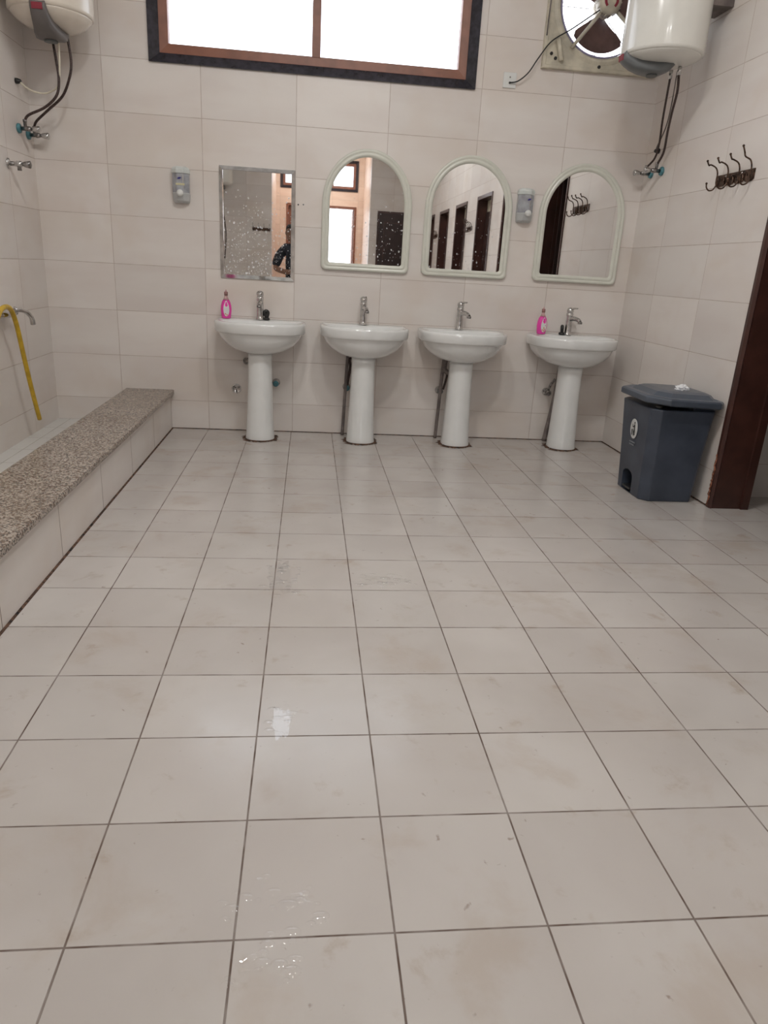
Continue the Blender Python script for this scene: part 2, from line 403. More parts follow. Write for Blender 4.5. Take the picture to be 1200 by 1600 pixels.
# entrance (double door, right leaf open) in the passage
t = thing('door_8', (.355, YC, 0), 'bright open entrance with brown double door, seen in the first two mirrors', 'door', kind='structure')
mb = MB().box(-.815, -.765, -.2, .015, 0, 2.5).box(.765, .815, -.2, .015, 0, 2.5).box(-.765, .765, -.2, .015, 2.45, 2.5)
mb.build('frame', M_alu, t, bevel=.003)
lf = MB().box(-.765, -.02, -.10, -.06, .01, 2.45).build('leaf', M_alu, t, bevel=.003)
mb = MB(); frame_ring(mb, -.66, -.12, .2, 1.1, .02, -.052, -.061); frame_ring(mb, -.66, -.12, 1.25, 2.3, .02, -.052, -.061); mb.build('panel_moulding', M_brown, lf)
lf = MB().box(.745, .785, -.92, -.19, .01, 2.45).build('leaf', M_alu, t, bevel=.003)
MB().tube([(.745, -.84, 1.1), (.69, -.84, 1.1), (.69, -.74, 1.1)], .01, smooth_path=False).build('handle', M_chrome, lf)

# ---------------------------------------------------------------- front ceiling lamps and added fill lamps
def emis(name, col, s):
    m, nt, b = newmat(name); b.inputs['Base Color'].default_value = (.8, .8, .8, 1)
    b.inputs['Emission Color'].default_value = (*col, 1); b.inputs['Emission Strength'].default_value = s
    return m
M_lamp = emis('lamp_glow', (1, .995, .975), LAMP)
lamp0 = None
llab = ['round white ceiling lamp in front of the basins, the left one', 'round white ceiling lamp in front of the basins, the right one', 'unseen round fill lamp added behind the photographer, nearer the trough side', 'unseen round fill lamp added behind the photographer, nearer the toilet doors', 'unseen round fill lamp added to brighten the entrance passage']
for i, (x, y) in enumerate(LAMP_POS):
    if lamp0 is None:
        lamp0 = thing('ceiling_lamp', (x, y, CEIL), llab[0], 'lamp', 'round ceiling lamps')
        MB().lathe([(.02, 0), (.17, 0), (.175, -.02), (.17, -.05), (.14, -.055)], n=40).build('housing', M_white, lamp0)
        MB().lathe([(.14, -.05), (.138, -.075), (.11, -.095), (.06, -.105), (.004, -.108)], n=40).build('diffuser', M_lamp, lamp0)
    else: dup(lamp0, (x, y, CEIL), 0, llab[i])

# ---------------------------------------------------------------- washbasins
def dring(hw, yf, yb, z, n=72, nf=2.35, nb=7.0, k=.42):
    yc = yb+(yf-yb)*k
    out = []
    for j in range(n):
        a = 2*PI*j/n; c, s = math.cos(a), math.sin(a)
        h = (yb-yc) if s > 0 else (yc-yf); e = nb if s > 0 else nf
        r = (abs(c/hw)**e+abs(s/h)**e)**(-1/e)
        out.append((r*c, yc+r*s, z))
    return out
def basin():
    t = thing('washbasin', (0, 0, 0), 'x', 'washbasin', 'white pedestal washbasins along the back wall')
    rings = [dring(.085, -.33, -.10, .598), dring(.13, -.355, -.08, .603), dring(.185, -.385, -.05, .622), dring(.235, -.415, -.02, .655), dring(.268, -.436, -.006, .695), dring(.280, -.446, -.002, .725),
             dring(.283, -.449, -.001, .729), dring(.300, -.459, -.001, .733), dring(.304, -.463, -.001, .740), dring(.306, -.466, -.001, .785), dring(.304, -.464, -.001, .797), dring(.297, -.457, -.002, .802),
             dring(.288, -.449, -.004, .803), dring(.268, -.432, -.115, .799, nb=3), dring(.262, -.426, -.121, .792, nb=3), dring(.245, -.410, -.135, .755, nb=3), dring(.20, -.375, -.16, .700, nb=2.6), dring(.12, -.32, -.20, .672, nb=2.2), dring(.025, -.275, -.225, .665, nb=2)]
    MB().loft(rings, True, True).build('bowl', M_cer, t)
    MB().lathe([(.024, .666), (.024, .670), (.018, .671), (.016, .668)], (0, -.25, 0), n=24).build('drain', M_chrome, t)
    # pedestal: taller than wide, waist near the top, flat toward the wall
    pr = []
    for z, hw, yf in ((0, .100, -.345), (.012, .101, -.347), (.05, .097, -.340), (.2, .090, -.330), (.4, .083, -.322), (.56, .081, -.320), (.60, .083, -.322)):
        pr.append(dring(hw, yf, -.16, z, 48, 2.2, 4, .45))
    MB().loft(pr).build('pedestal', M_cer, t)
    mb = MB(); n = 72
    def rg(off, z, amp, sd):
        return [(x*(1+off*4+amp*noise.noise((x*60, y*60, sd))), -.25+(y+.25)*(1+off*4+amp*noise.noise((x*70+5, y*70, sd))), z) for x, y, _ in dring(.100, -.345, -.14, 0, n, 2.2, 4, .45)]
    mb.loft([rg(-.01, .009, .0, 1), rg(.010, .008, .10, 2), rg(.045, .0012, .55, 3)], False, False)
    g = mb.build('grime_ring', M_grime, t); g['label'] = 'brown grime ring around the pedestal foot'
    return t
b0 = basin()
BX = [-.212, .497, 1.190, 1.992]
blab = ['white pedestal washbasin nearest the granite curb, under the rectangular mirror', 'white pedestal washbasin under the arched mirror that shows the bright entrance',
        'white pedestal washbasin under the arched mirror that shows the row of dark doors', 'white pedestal washbasin in the right corner, closest to the grey bin']
for i, x in enumerate(BX):
    if i == 0: b0.location = (x, YB, 0); b0['label'] = blab[0]
    else: dup(b0, (x, YB, 0), 0, blab[i])
# faucets (their own things: fitted on the basins)
def faucet():
    t = thing('faucet', (0, 0, 0), 'x', 'faucet', 'chrome mixer taps on the basins')
    MB().lathe([(.029, 0), (.030, .005), (.026, .010), (.0245, .03), (.0225, .125), (.0245, .135), (.0245, .152), (.021, .156)], n=28).build('body', M_chrome, t)
    mb = MB().tube([(0, -.01, .112), (0, -.05, .118), (0, -.088, .112), (0, -.105, .100)], [.017, .0155, .014, .0135], n=16)
    sp = mb.build('spout', M_chrome, t)
    MB().lathe([(.0145, 0), (.0155, .003), (.0155, .014), (.012, .016)], (0, -.108, .086), n=20).build('aerator', M_dchrome, sp)
    mb = MB().lathe([(.022, .158), (.0245, .162), (.024, .180), (.015, .190), (.003, .193)], n=24)
    mb.tube([(0, -.006, .180), (0, -.035, .188), (0, -.070, .190)], [.008, .0065, .005], n=12)
    mb.build('lever', M_chrome, t)
    return t
f0 = faucet()
FXY = [(-.222, -.082, 0.0), (.492, -.082, .15), (1.181, -.085, .42), (1.984, -.085, .45)]
flab = ['chrome single-lever tap on the basin nearest the granite curb', 'chrome single-lever tap on the basin beneath the mirror showing the entrance',
        'chrome single-lever tap on the basin beneath the mirror showing dark doors', 'chrome single-lever tap on the right corner basin, spout turned right']
for i, (x, y, r) in enumerate(FXY):
    if i == 0: f0.location = (x, YB+y, .8025); f0['label'] = flab[0]
    else: dup(f0, (x, YB+y, .8025), r, flab[i])
# black stoppers by two taps
def stopper(loc, rz, label):
    t = thing('drain_stopper', loc, label, 'stopper', None, rz)
    MB().lathe([(.018, 0), (.024, .004), (.022, .014), (.012, .020), (.006, .022)], n=20).build('plug', M_black, t)
    MB().tube([(0, 0, .02), (-.012, 0, .045), (-.004, .002, .060), (.010, .003, .050), (.004, 0, .022)], .012, n=10).build('grip', M_black, t)
stopper((-.178, YB-.085, .803), 0, 'black rubber stopper right of the tap on the basin nearest the curb')
stopper((1.938, YB-.095, .803), 1.2, 'black rubber stopper left of the tap on the right corner basin')
# pink soap bottles
M_pink = plain('pink_soap', (.86, .055, .42), .25, var=.05, coat=.5)
M_pink.node_tree.nodes['Principled BSDF'].inputs['Subsurface Weight'].default_value = 0
M_clear = plain('clear_pinkish_plastic', (.62, .38, .38), .15, var=.05, coat=.3)
M_cap = plain('dusky_pink_cap', (.33, .17, .16), .4)
def bottle(loc, rz, label, logo, lx=0):
    t = thing('soap_bottle', loc, label, 'bottle', 'pink liquid soap bottles on the basins', rz)
    prof = [(.026, 0), (.031, .004), (.034, .03), (.036, .06), (.034, .085), (.028, .108), (.020, .122)]
    MB().lathe(prof, n=32, sy=.62).build('body', M_pink, t)
    MB().lathe([(.020, .122), (.013, .136), (.0105, .142), (.0105, .158)], n=24, sy=.75).build('neck', M_clear, t)
    MB().lathe([(.0125, .150), (.0128, .172), (.010, .175)], n=20).build('cap', M_cap, t)
    MB().tube([(0, 0, .174), (0, 0, .188)], [.0055, .003], n=10).build('nozzle', M_clear, t)
    mb = MB(); out = []
    for j in range(28):
        a = 2*PI*j/28; out.append((math.cos(a)*(.020 if math.sin(a) < 0 else .020*(1-.55*math.sin(a)**2)), .060+math.sin(a)*(.046 if math.sin(a) < 0 else .058)))
    def surf(x, z, d):
        r = .034+.002*math.sin(z*30) if z < .085 else .034-(z-.085)*.33
        return (x, -.62*math.sqrt(max(r*r-x*x, 1e-6))-d, z)
    ctr = surf(lx, .06, .0016)
    mb.add([ctr]+[surf(x+lx, z, .0012) for x, z in out], [(0, 1+j, 1+(j+1) % 28) for j in range(28)])
    lb = mb.build('paper_label', M_white, t)
    mb = MB()
    for k, (dx, dz) in enumerate(logo): mb.ball(surf(dx+lx, dz, .002), (.0045, .0012, .0045), 10, 6)
    mb.build('printed_flowers', plain('orange_print', (.75, .22, .12), .5), lb)
bottle((-.449, YB-.105, .8035), .15, 'pink soap bottle on the basin beneath the rectangular mirror', [(-.006, .03), (.004, .024)])
bottle((1.775, YB-.120, .8035), -.1, 'pink soap bottle on the right corner basin, with its paper label to the right', [(-.008, .03), (.003, .024), (.006, .034), (.002, .045)], .010)

# pipework under basins
def valve(loc, label, wheel, rz=0):
    t = thing('stop_valve', loc, label, 'valve', 'small valves on the wall under the basins', rz)
    MB().lathe([(.028, 0), (.028, -.004), (.012, -.010), (.011, -.045), (.014, -.047), (.014, -.062), (.008, -.064)], ax='Y', n=20).build('body', M_chrome, t)
    MB().lathe([(.016, -.064), (.021, -.068), (.021, -.078), (.015, -.083)], ax='Y', n=14).build('handwheel', wheel, t)
    return t
valve((-.112, YB, .363), 'small teal-handled valve peeking right of the pedestal nearest the curb', M_teal)
valve((.398, YB, .352), 'small teal-handled valve left of the second pedestal', M_teal)
valve((1.085, YB, .355), 'small dark valve left of the third pedestal', M_grey)
valve((1.905, YB, .374), 'chrome round valve left of the corner basin pedestal', M_dchrome)
def pipe(name, pts, r, mat, label, cat='pipe'):
    o = MB().tube([(p[0], YB+p[1], p[2]) for p in pts], r, n=14).build(name, mat); tag(o, label, cat); return o
M_pipe = plain('grey_waste_pipe', (.17, .14, .13), .5, var=.2)
pipe('waste_pipe', [(-.30, -.005, .492), (-.33, -.03, .495), (-.335, -.035, .52), (-.31, -.06, .53), (-.25, -.13, .52)], .008, M_dchrome, 'short bent chrome pipe left of the pedestal nearest the curb')
pipe('flexible_hose', [(.40, -.06, .365), (.405, -.07, .42), (.418, -.06, .50), (.412, -.08, .56), (.44, -.13, .61)], .010, M_hose, 'dark flexible hose left of the second pedestal', 'hose')
pipe('flexible_hose', [(1.105, -.07, .37), (1.12, -.07, .43), (1.13, -.07, .50)], .008, M_hose, 'dark flexible hose left of the third pedestal', 'hose')
pipe('waste_pipe', [(1.14, -.13, .61), (1.105, -.12, .60), (1.098, -.10, .55), (1.105, -.10, .51), (1.15, -.13, .49)], .018, M_pipe, 'grey bent waste pipe under the third basin')
pipe('waste_pipe', [(1.90, -.12, .02), (1.935, -.12, .30), (1.950, -.12, .50), (1.955, -.12, .60)], .018, M_pipe, 'straight grey waste pipe left of the corner basin pedestal')
pipe('flexible_hose', [(1.905, -.05, .385), (1.918, -.07, .44), (1.935, -.09, .48)], .010, M_dchrome, 'short silver hose from the round valve by the corner basin', 'hose')
for x, lb, r in ((.365, 'dark drain pipe running down behind the second pedestal', .011), (1.060, 'dark drain pipe running down behind the third pedestal', .012)):
    pipe('drain_pipe', [(x+.03, -.09, .60), (x+.02, -.09, .30), (x+.01, -.09, .01)], r, M_pipe, lb)
# cleanout cap
t = thing('cleanout_cap', (-.397, YB, .306), 'round chrome cap on the wall left of the first pedestal', 'cap')
MB().lathe([(.034, 0), (.034, -.004), (.028, -.007), (.026, -.004), (.004, -.004)], ax='Y', n=32).build('rim', M_chrome, t)
mb = MB()
for a in (.5, 2.6, 4.7): mb.tube([(.004*math.cos(a), -.006, .004*math.sin(a)), (.022*math.cos(a), -.008, .022*math.sin(a))], .005, n=8, smooth_path=False)
mb.build('spokes', M_dchrome, t)
# plugged screw holes right of the rectangular mirror
for x, z, lb in ((.028, 1.560, 'dark screw hole right of the rectangular mirror'), (.062, 1.562, 'small grey screw hole left of the second mirror')):
    tag(MB().lathe([(.005, 0), (.005, -.0012), (.003, -.002)], (x, YB, z), 'Y', 12).build('wall_plug', M_black if x < .04 else M_grey), lb, 'screw hole')

# ---------------------------------------------------------------- mirrors
def mirror_mat(name, dens, zfade, xs=0, amt=1.0):
    m, nt, b = newmat(name); out = nt.nodes['Material Output']
    b.inputs['Metallic'].default_value = 1; b.inputs['Roughness'].default_value = .012; b.inputs['Base Color'].default_value = (.86, .86, .85, 1)
    tc = nd(nt, 'ShaderNodeTexCoord').outputs['Object']
    sp = nd(nt, 'ShaderNodeSeparateXYZ'); nt.links.new(tc, sp.inputs[0])
    m1 = mapping(nt, tc, (1, 0, .8))
    dist = nd(nt, 'ShaderNodeVectorMath', operation='MULTIPLY_ADD'); nz = nd(nt, 'ShaderNodeTexNoise'); nz.inputs['Scale'].default_value = 60; nt.links.new(m1, nz.inputs['Vector'])
    nt.links.new(nz.outputs['Color'], dist.inputs[0]); dist.inputs[1].default_value = (.010, 0, .010); nt.links.new(m1, dist.inputs[2])
    tot = None
    for sc, rad in ((75, .36), (140, .30)):
        v = nd(nt, 'ShaderNodeTexVoronoi'); v.inputs['Scale'].default_value = sc; nt.links.new(dist.outputs[0], v.inputs['Vector'])
        s1 = nd(nt, 'ShaderNodeSeparateColor'); nt.links.new(v.outputs['Color'], s1.inputs[0])
        fade = nd(nt, 'ShaderNodeMapRange'); nt.links.new(sp.outputs[2], fade.inputs[0])
        fade.inputs[1].default_value = zfade; fade.inputs[2].default_value = .0; fade.inputs[3].default_value = 1.0; fade.inputs[4].default_value = 1-dens
        on = mth(nt, 'GREATER_THAN', s1.outputs[0], fade.outputs[0])
        rr = mth(nt, 'MULTIPLY', s1.outputs[1], rad)
        k = mth(nt, 'MULTIPLY', on, mth(nt, 'LESS_THAN', v.outputs['Distance'], rr))
        tot = k if tot is None else mth(nt, 'MAXIMUM', tot, k)
    df = nd(nt, 'ShaderNodeBsdfDiffuse'); df.inputs[0].default_value = (.85, .85, .87, 1)
    mx = nd(nt, 'ShaderNodeMixShader'); nt.links.new(mth(nt, 'MULTIPLY', tot, .8*amt), mx.inputs[0])
    nt.links.new(b.outputs[0], mx.inputs[1]); nt.links.new(df.outputs[0], mx.inputs[2]); nt.links.new(mx.outputs[0], out.inputs[0])
    return m
M_mir1 = mirror_mat('mirror_spotted', .95, .58); M_mir2 = mirror_mat('mirror_less_spotted', .36, .55); M_mir3 = mirror_mat('mirror_few_spots', .22, .5, amt=.8); M_mir4 = mirror_mat('mirror_clean', .01, .3, amt=.4)
M_steel = plain('polished_steel', (.70, .69, .68), .16, 1.0, var=.15, vs=14)
t = thing('wall_mirror', (-.243, YB, 1.066), 'rectangular steel-framed mirror covered with white water spots', 'mirror')
frame_ring(MB(), -.249, .249, 0, .700, .024, -.010, -.002, -.026).build('frame', M_steel, t)
MB().box(-.228, .228, -.012, -.004, .021, .679).build('glass', M_mir1, t)
def arch(hw, z0, zt, cr, n=36):
    """outline with a round top and small rounded bottom corners, ccw from bottom left"""
    zc = zt-hw*1.12
    pts = []
    for a in range(7):
        q = PI+PI/2*a/6; pts.append((-hw+cr+cr*math.cos(q), z0+cr+cr*math.sin(q)))
    for a in range(7):
        q = 1.5*PI+PI/2*a/6; pts.append((hw-cr+cr*math.cos(q), z0+cr+cr*math.sin(q)))
    for a in range(n+1):
        q = PI*a/n; pts.append((hw*math.cos(q), zc+hw*1.12*math.sin(q)))
    return pts
def arched(loc, gm, label, W2=.305, H=.770):
    t = thing('wall_mirror', loc, label, 'mirror', 'arched mirrors with cream plastic frames')
    def rg(i, y): return [(p[0], y, p[1]) for p in arch(W2-i, i*.95, H-i, max(.012, .036-i*.4))]
    rings = [rg(0, -.001), rg(0, -.018), rg(.003, -.024), rg(.010, -.0275), rg(.018, -.026), rg(.022, -.0225), rg(.0255, -.0225), rg(.029, -.026), rg(.038, -.027), rg(.045, -.0225), rg(.049, -.016), rg(.052, -.012)]
    MB().loft(rings, False, False).build('frame', M_pvc, t)
    pts = arch(W2-.050, .050*.95, H-.050, .016)
    MB().prism(pts, 'Y', -.013, -.004).build('glass', gm, t)
    return t
arched((.4925, YB, 1.158), M_mir2, 'arched cream-framed mirror reflecting the bright entrance')
arched((1.194, YB, 1.158), M_mir3, 'arched cream-framed mirror reflecting the row of dark toilet doors', .305, .780)
arched((2.001, YB, 1.163), M_mir4, 'arched cream-framed mirror closest to the right corner', .309, .778)

# ---------------------------------------------------------------- soap dispensers
M_smoke = plain('smoky_plastic', (.36, .37, .40), .12, var=.12, vs=18, coat=.6)
M_dback = plain('grey_dispenser_back', (.50, .51, .51), .35, var=.03)
M_hood = plain('pale_hood', (.66, .70, .68), .3, var=.02)
M_blue = plain('blue_print', (.04, .03, .25), .5)
M_tape = plain('yellow_tape', (.62, .58, .36), .5)
def dispenser(loc, label, tape, flip):
    t = thing('soap_dispenser', loc, label, 'soap dispenser', 'wall soap dispensers between the mirrors')
    def sec(z, hw, d, c):
        return [(-hw, 0, z), (hw, 0, z), (hw, -d*.55, z), (hw-c, -d, z), (-hw+c, -d, z), (-hw, -d*.55, z)]
    MB().loft([sec(0, .046, .035, .02), sec(.012, .052, .06, .03), sec(.055, .055, .075, .035), sec(.062, .055, .074, .035)], smooth=False).build('base', M_dback, t, bevel=.004)
    MB().loft([sec(.060, .054, .070, .033), sec(.075, .054, .072, .033), sec(.180, .054, .068, .033)], smooth=False).build('reservoir', M_smoke, t, bevel=.003)
    MB().loft([sec(.176, .058, .074, .032), sec(.200, .057, .078, .034), sec(.214, .048, .060, .03), sec(.220, .03, .03, .012)], smooth=False).build('hood', M_hood, t, bevel=.004)
    MB().lathe([(.020, -.060), (.021, -.082), (.017, -.092), (.003, -.094)], (.0 if not flip else .012, 0, .058), 'Y', 24).build('push_button', M_white, t)
    mb = MB(); x0 = -.004 if not flip else .014
    mb.lathe([(.009, 0), (.009, -.001)], (x0, -.0715, .146), 'Y', 16, sy=.6).box(x0-.012, x0-.002, -.0725, -.0705, .140, .144).box(x0+.002, x0+.013, -.0725, -.0705, .148, .152)
    mb.build('blue_mark', M_blue, t)
    MB().box(.018, .023, -.0705, -.069, .066, .174).build('edge_strip', M_steel, t)
    if tape: MB().box(-.026, .030, -.074, -.0715, .104, .116).build('tape_strip', M_tape, t)
    return t
dispenser((-.735, YB, 1.520), 'grey wall soap dispenser with yellow tape strip, left of the rectangular mirror', True, False)
dispenser((1.582, YB, 1.540), 'grey wall soap dispenser between the two rightmost arched mirrors', False, True)

# ---------------------------------------------------------------- electrical socket
t = thing('cable_outlet', (1.392, YB, 2.352), 'square white cable outlet plate under the fan corner', 'outlet')
MB().box(-.043, .043, -.009, 0, 0, .090).build('plate', M_white, t, bevel=.003)
MB().lathe([(.005, -.009), (.005, -.011), (.002, -.012)], (0, 0, .062), 'Y', 10).build('screw', M_dchrome, t)
MB().lathe([(.007, -.009), (.006, -.016), (.004, -.018)], (0, 0, .030), 'Y', 10).build('cable_gland', M_black, t)

# ---------------------------------------------------------------- exhaust fan
t = thing('exhaust_fan', (FX, YB, FZ), 'round exhaust fan with brown blades in a square cream panel', 'fan')
n = 64; mb = MB(); q = .385
def sqr(h, y):
    out = []
    for j in range(n):
        a = 2*PI*j/n+PI/4; c, s = math.cos(a), math.sin(a); m_ = max(abs(c), abs(s)); out.append((h*c/m_, y, h*s/m_))
    return out
def crc(r, y): return [(r*math.cos(2*PI*j/n+PI/4), y, r*math.sin(2*PI*j/n+PI/4)) for j in range(n)]
mb.loft([sqr(q, 0), sqr(q, -.028), sqr(q-.004, -.032), sqr(q-.020, -.032), sqr(q-.024, -.024), crc(.345, -.022), crc(.325, -.030), crc(.312, -.030), crc(FR+.004, -.020), crc(FR+.002, .10)], False, False, False)
mb.build('panel', M_cream, t)
mb = MB().loft([crc(FR+.003, -.022), crc(FR, -.030), crc(FR-.006, -.026), crc(FR-.004, .12)], False, False); mb.build('ring', M_ring, t)
mb = MB()
for k in range(3):
    a0 = math.radians((-93, 22, 110)[k]); ND = 12
    rings = []
    for i in range(9):
        f = i/8; r = .06+(.256-.06)*f; wd = math.radians(70+24*math.sin(f*PI*.6)-8*(i == 8))
        rings.append([(r*math.cos(a0+wd*(j/ND-.5)), .045+.040*(j/ND-.5)*2*(1-.3*f), r*math.sin(a0+wd*(j/ND-.5))) for j in range(ND+1)])
    top = [[(x, y-.002, z) for x, y, z in rr] for rr in rings]
    nb = MB(); nb.loft(rings, False, False, close=False).loft(top, False, False, close=False)
    nb.build('blade', M_blade, t)
MB().lathe([(.03, .07), (.065, .06), (.068, .02), (.060, .0)], ax='Y', n=36).build('hub', M_cream, t)
mb = MB().lathe([(.058, .0), (.072, -.01), (.075, -.07), (.068, -.09), (.050, -.098), (.005, -.100)], ax='Y', n=40)
mt = mb.build('motor', M_cream, t)
mb = MB()
for k in range(14): a = 2*PI*k/14; mb.box(-.002, .002, -.08, -.02, .074, .080) if False else mb.tube([(.075*math.cos(a), -.015, .075*math.sin(a)), (.075*math.cos(a), -.075, .075*math.sin(a))], .004, 6, False)
mb.build('cooling_rib', M_cream, mt)
mb = MB()
for s in (0, PI):
    out = []
    for j in range(13):
        a = -.9+1.8*j/12+s; out.append((.046*math.cos(a), .046*math.sin(a)))
    for j in range(13):
        a = .9-1.8*j/12+s; out.append((.030*math.cos(a), .034*math.sin(a)))
    MB().prism(out, 'Y', -.1015, -.0985).build('red_emblem', M_red, mt)
for a in (-PI*.25, PI*.25, PI*.75, -PI*.75):
    a += .12
    MB().tube([(.07*math.cos(a), -.055, .07*math.sin(a)), (.2*math.cos(a), -.06, .2*math.sin(a)), (.335*math.cos(a), -.040, .335*math.sin(a))], .011, 10, False).build('bracket_arm', M_cream, t)
mb = MB()
for r in (.10, .14, .18, .22, .26, .295):
    mb.tube([(r*math.cos(2*PI*j/40), .085, r*math.sin(2*PI*j/40)) for j in range(41)], .0014, 6, False, False)
for k in range(8): a = 2*PI*k/8; mb.tube([(.04*math.cos(a), .087, .04*math.sin(a)), (.30*math.cos(a), .087, .30*math.sin(a))], .002, 6, False)
mb.build('wire_guard', M_dchrome, t)
for x, z in ((-.33, -.30), (-.30, -.325), (.0, -.352), (.33, -.33), (-.33, .33), (.33, .33)):
    MB().lathe([(.010, -.022), (.010, -.030), (.006, -.034)], (x, 0, z), 'Y', 12).build('bolt', M_black, t)
MB().tube([(-.295, -.035, -.22), (-.285, -.055, -.28), (-.262, -.035, -.335)], .016, 10).build('clip_plate', M_cream, t)
o = MB().tube([(1.393, YB-.014, 2.382), (1.44, YB-.035, 2.390), (1.50, YB-.05, 2.44), (1.555, YB-.05, 2.525), (1.63, YB-.055, 2.625), (1.75, YB-.065, 2.70), (1.88, YB-.08, 2.79), (1.91, YB-.085, 2.81)], .0042, 8).build('power_cable', M_black)
tag(o, 'thin black cable from the white outlet up to the fan motor', 'cable')
o = MB().tube([(1.600, YB-.034, 3.2), (1.605, YB-.034, 2.95), (1.600, YB-.036, 2.80), (1.598, YB-.036, 2.66)], .0045, 8).build('pull_cord', M_pipe)
tag(o, 'brown cord hanging down the left side of the fan panel', 'cord')

# ---------------------------------------------------------------- water heaters
M_dial = plain('dark_grey_dial', (.10, .11, .11), .4)
M_greyw = plain('warm_grey_plastic', (.15, .135, .13), .4, var=.05)
def heater(loc, rz, shell, label, R=.228, H=.75, marks=True, cover=M_grey, capd=.045, k=1.0, stubs=((-.05, .055), (.05, .055))):
    """cylinder hanging from a wall behind it (+y local), control cover facing -y"""
    t = thing('water_heater', loc, label, 'water heater', None, rz)
    MB().lathe([(R-.012, .0), (R-.002, .006), (R, .02), (R, H-.02), (R-.01, H), (R-.06, H+.03), (.01, H+.045)], n=64).build('shell', shell, t)
    c = capd/.038
    MB().lathe([(R-.010, .004), (R-.016, -.004*c), (R-.040, -.016*c), (R-.085, -.029*c), (R-.14, -.036*c), (.01, -.038*c)], n=64).build('bottom_cap', shell, t)
    # control cover: strip that starts at the rim and curls under the cap to the middle
    path = [(-R-.003, .006, .040), (-R-.001, -.020, .041), (-R+.018, -.048*k, .043), (-R+.060, -.078*k, .050), (-R+.12, -.098*k, .066), (-R+.19, -.106*k, .080), (-R+.24, -.100*k, .076), (-R+.275, -.080*k, .050)]
    rings = []
    for y, z, w in path:
        rings.append([(-w, y, z), (-w*.75, y-.004, z-.008), (0, y-.006, z-.011), (w*.75, y-.004, z-.008), (w, y, z), (w, y+.035, z+.040), (-w, y+.035, z+.040)])
    cv = MB().loft(rings).build('control_cover', cover, t)
    MB().loft([[(-.028, -R-.014, -.000), (.028, -R-.014, -.000), (.028, -R-.010, -.030), (-.028, -R-.010, -.030)], [(-.028, -R-.004, -.000), (.028, -R-.004, -.000), (.028, -R-.002, -.030), (-.028, -R-.002, -.030)]], smooth=False).build('red_label', M_red, cv)
    MB().lathe([(.036, -.106*k-.017), (.038, -.106*k-.012), (.036, -.106*k-.006)], (0, -R+.185, 0), n=24, sy=.8).build('thermostat_dial', M_dial, cv)
    if marks:
        mb = MB()
        def on(x, z): return (x, -math.sqrt(R*R-x*x)-.0015, z)
        for pts in ([(-.016, .092), (-.010, .100), (-.004, .094), (-.012, .078), (-.016, .070), (-.004, .070)], [(.004, .098), (.004, .078), (.012, .072)], [(.012, .099), (.006, .088), (.016, .074)]):
            mb.tube([on(*p) for p in pts], .0024, 6, False)
        mb.build('printed_mark', M_dark, t)
    for x, y in stubs: MB().lathe([(.011, -.065), (.011, -.020)], (x, y, -.02), n=16).build('pipe_stub', M_chrome, t)
    for z in (.25, H-.1): MB().box(-.10, .10, R-.03, R+.095, z, z+.05).build('mounting_bracket', M_pipe, t)
    return t
LH = Vector((-1.375, 3.90, 2.435)); RH = Vector((2.085, 3.50, 2.405))
heater(LH, 0, M_heatL, 'cream water heater in the left corner with a dark printed mark', cover=M_greyw, capd=.075, k=1.15, stubs=((-.024, .055), (.063, .055)))
heater(RH, -PI/2, M_heat, 'white water heater on the right wall in front of the fan', marks=False, k=.72, capd=.038, stubs=((-.05, .094), (.04, .101)))
MB().tube([(.02, .10, .0), (.03, .24, .02)], .01, 8).build if False else None
heater(Vector((-1.66, -6.18, 2.60)), PI, M_heat, 'white water heater at the rear, seen in the rectangular mirror corner', marks=False)

def ivalve(loc, side, label):
    """valve on a side wall; side=+1 points +x"""
    t = thing('heater_valve', loc, label, 'valve', 'teal-collared valves feeding the heaters')
    s = side
    MB().lathe([(.026, 0), (.028, .006*s), (.026, .016*s), (.012, .018*s)], ax='X', n=16).build('collar', M_teal, t)
    MB().lathe([(.011, .016*s), (.012, .05*s), (.015, .055*s), (.013, .075*s), (.009, .078*s)], ax='X', n=16).build('body', M_dchrome, t)
    MB().lathe([(.009, 0), (.010, .03), (.012, .032), (.012, .045), (.006, .046)], (.045*s, 0, .005), n=12).build('outlet', M_dchrome, t)
    MB().lathe([(.009, .078*s), (.016, .100*s), (.020, .125*s), (.014, .130*s)], ax='X', n=10).build('handle', M_chrome, t)
ivalve((XL, 3.985, 1.862), 1, 'near teal-collared valve under the left cream heater')
ivalve((XL, 4.135, 1.850), 1, 'far teal-collared valve under the left cream heater, in the corner')
ivalve((XR, 3.945, 1.892), -1, 'near teal-collared valve under the right white heater')
ivalve((XR, 4.10, 1.892), -1, 'far teal-collared valve under the right white heater, in the corner')
def hose(pts, r, mat, label, cat='hose', name='flexible_hose'):
    o = MB().tube(pts, r, 12).build(name, mat); return tag(o, label, cat)
hose([(-1.399, 3.955, 2.352), (-1.381, 3.94, 2.225), (-1.372, 3.93, 2.125), (-1.394, 3.93, 2.041), (-1.472, 3.95, 1.979), (-1.575, 3.97, 1.935), (-1.605, 3.985, 1.905)], .0075, M_hose, 'dark braided hose from the left heater, the inner one')
hose([(-1.312, 3.955, 2.352), (-1.300, 3.95, 2.234), (-1.315, 3.95, 2.151), (-1.379, 4.0, 2.056), (-1.486, 4.05, 1.982), (-1.575, 4.10, 1.925), (-1.605, 4.135, 1.893)], .0075, M_hose, 'dark braided hose from the left heater, the outer one')
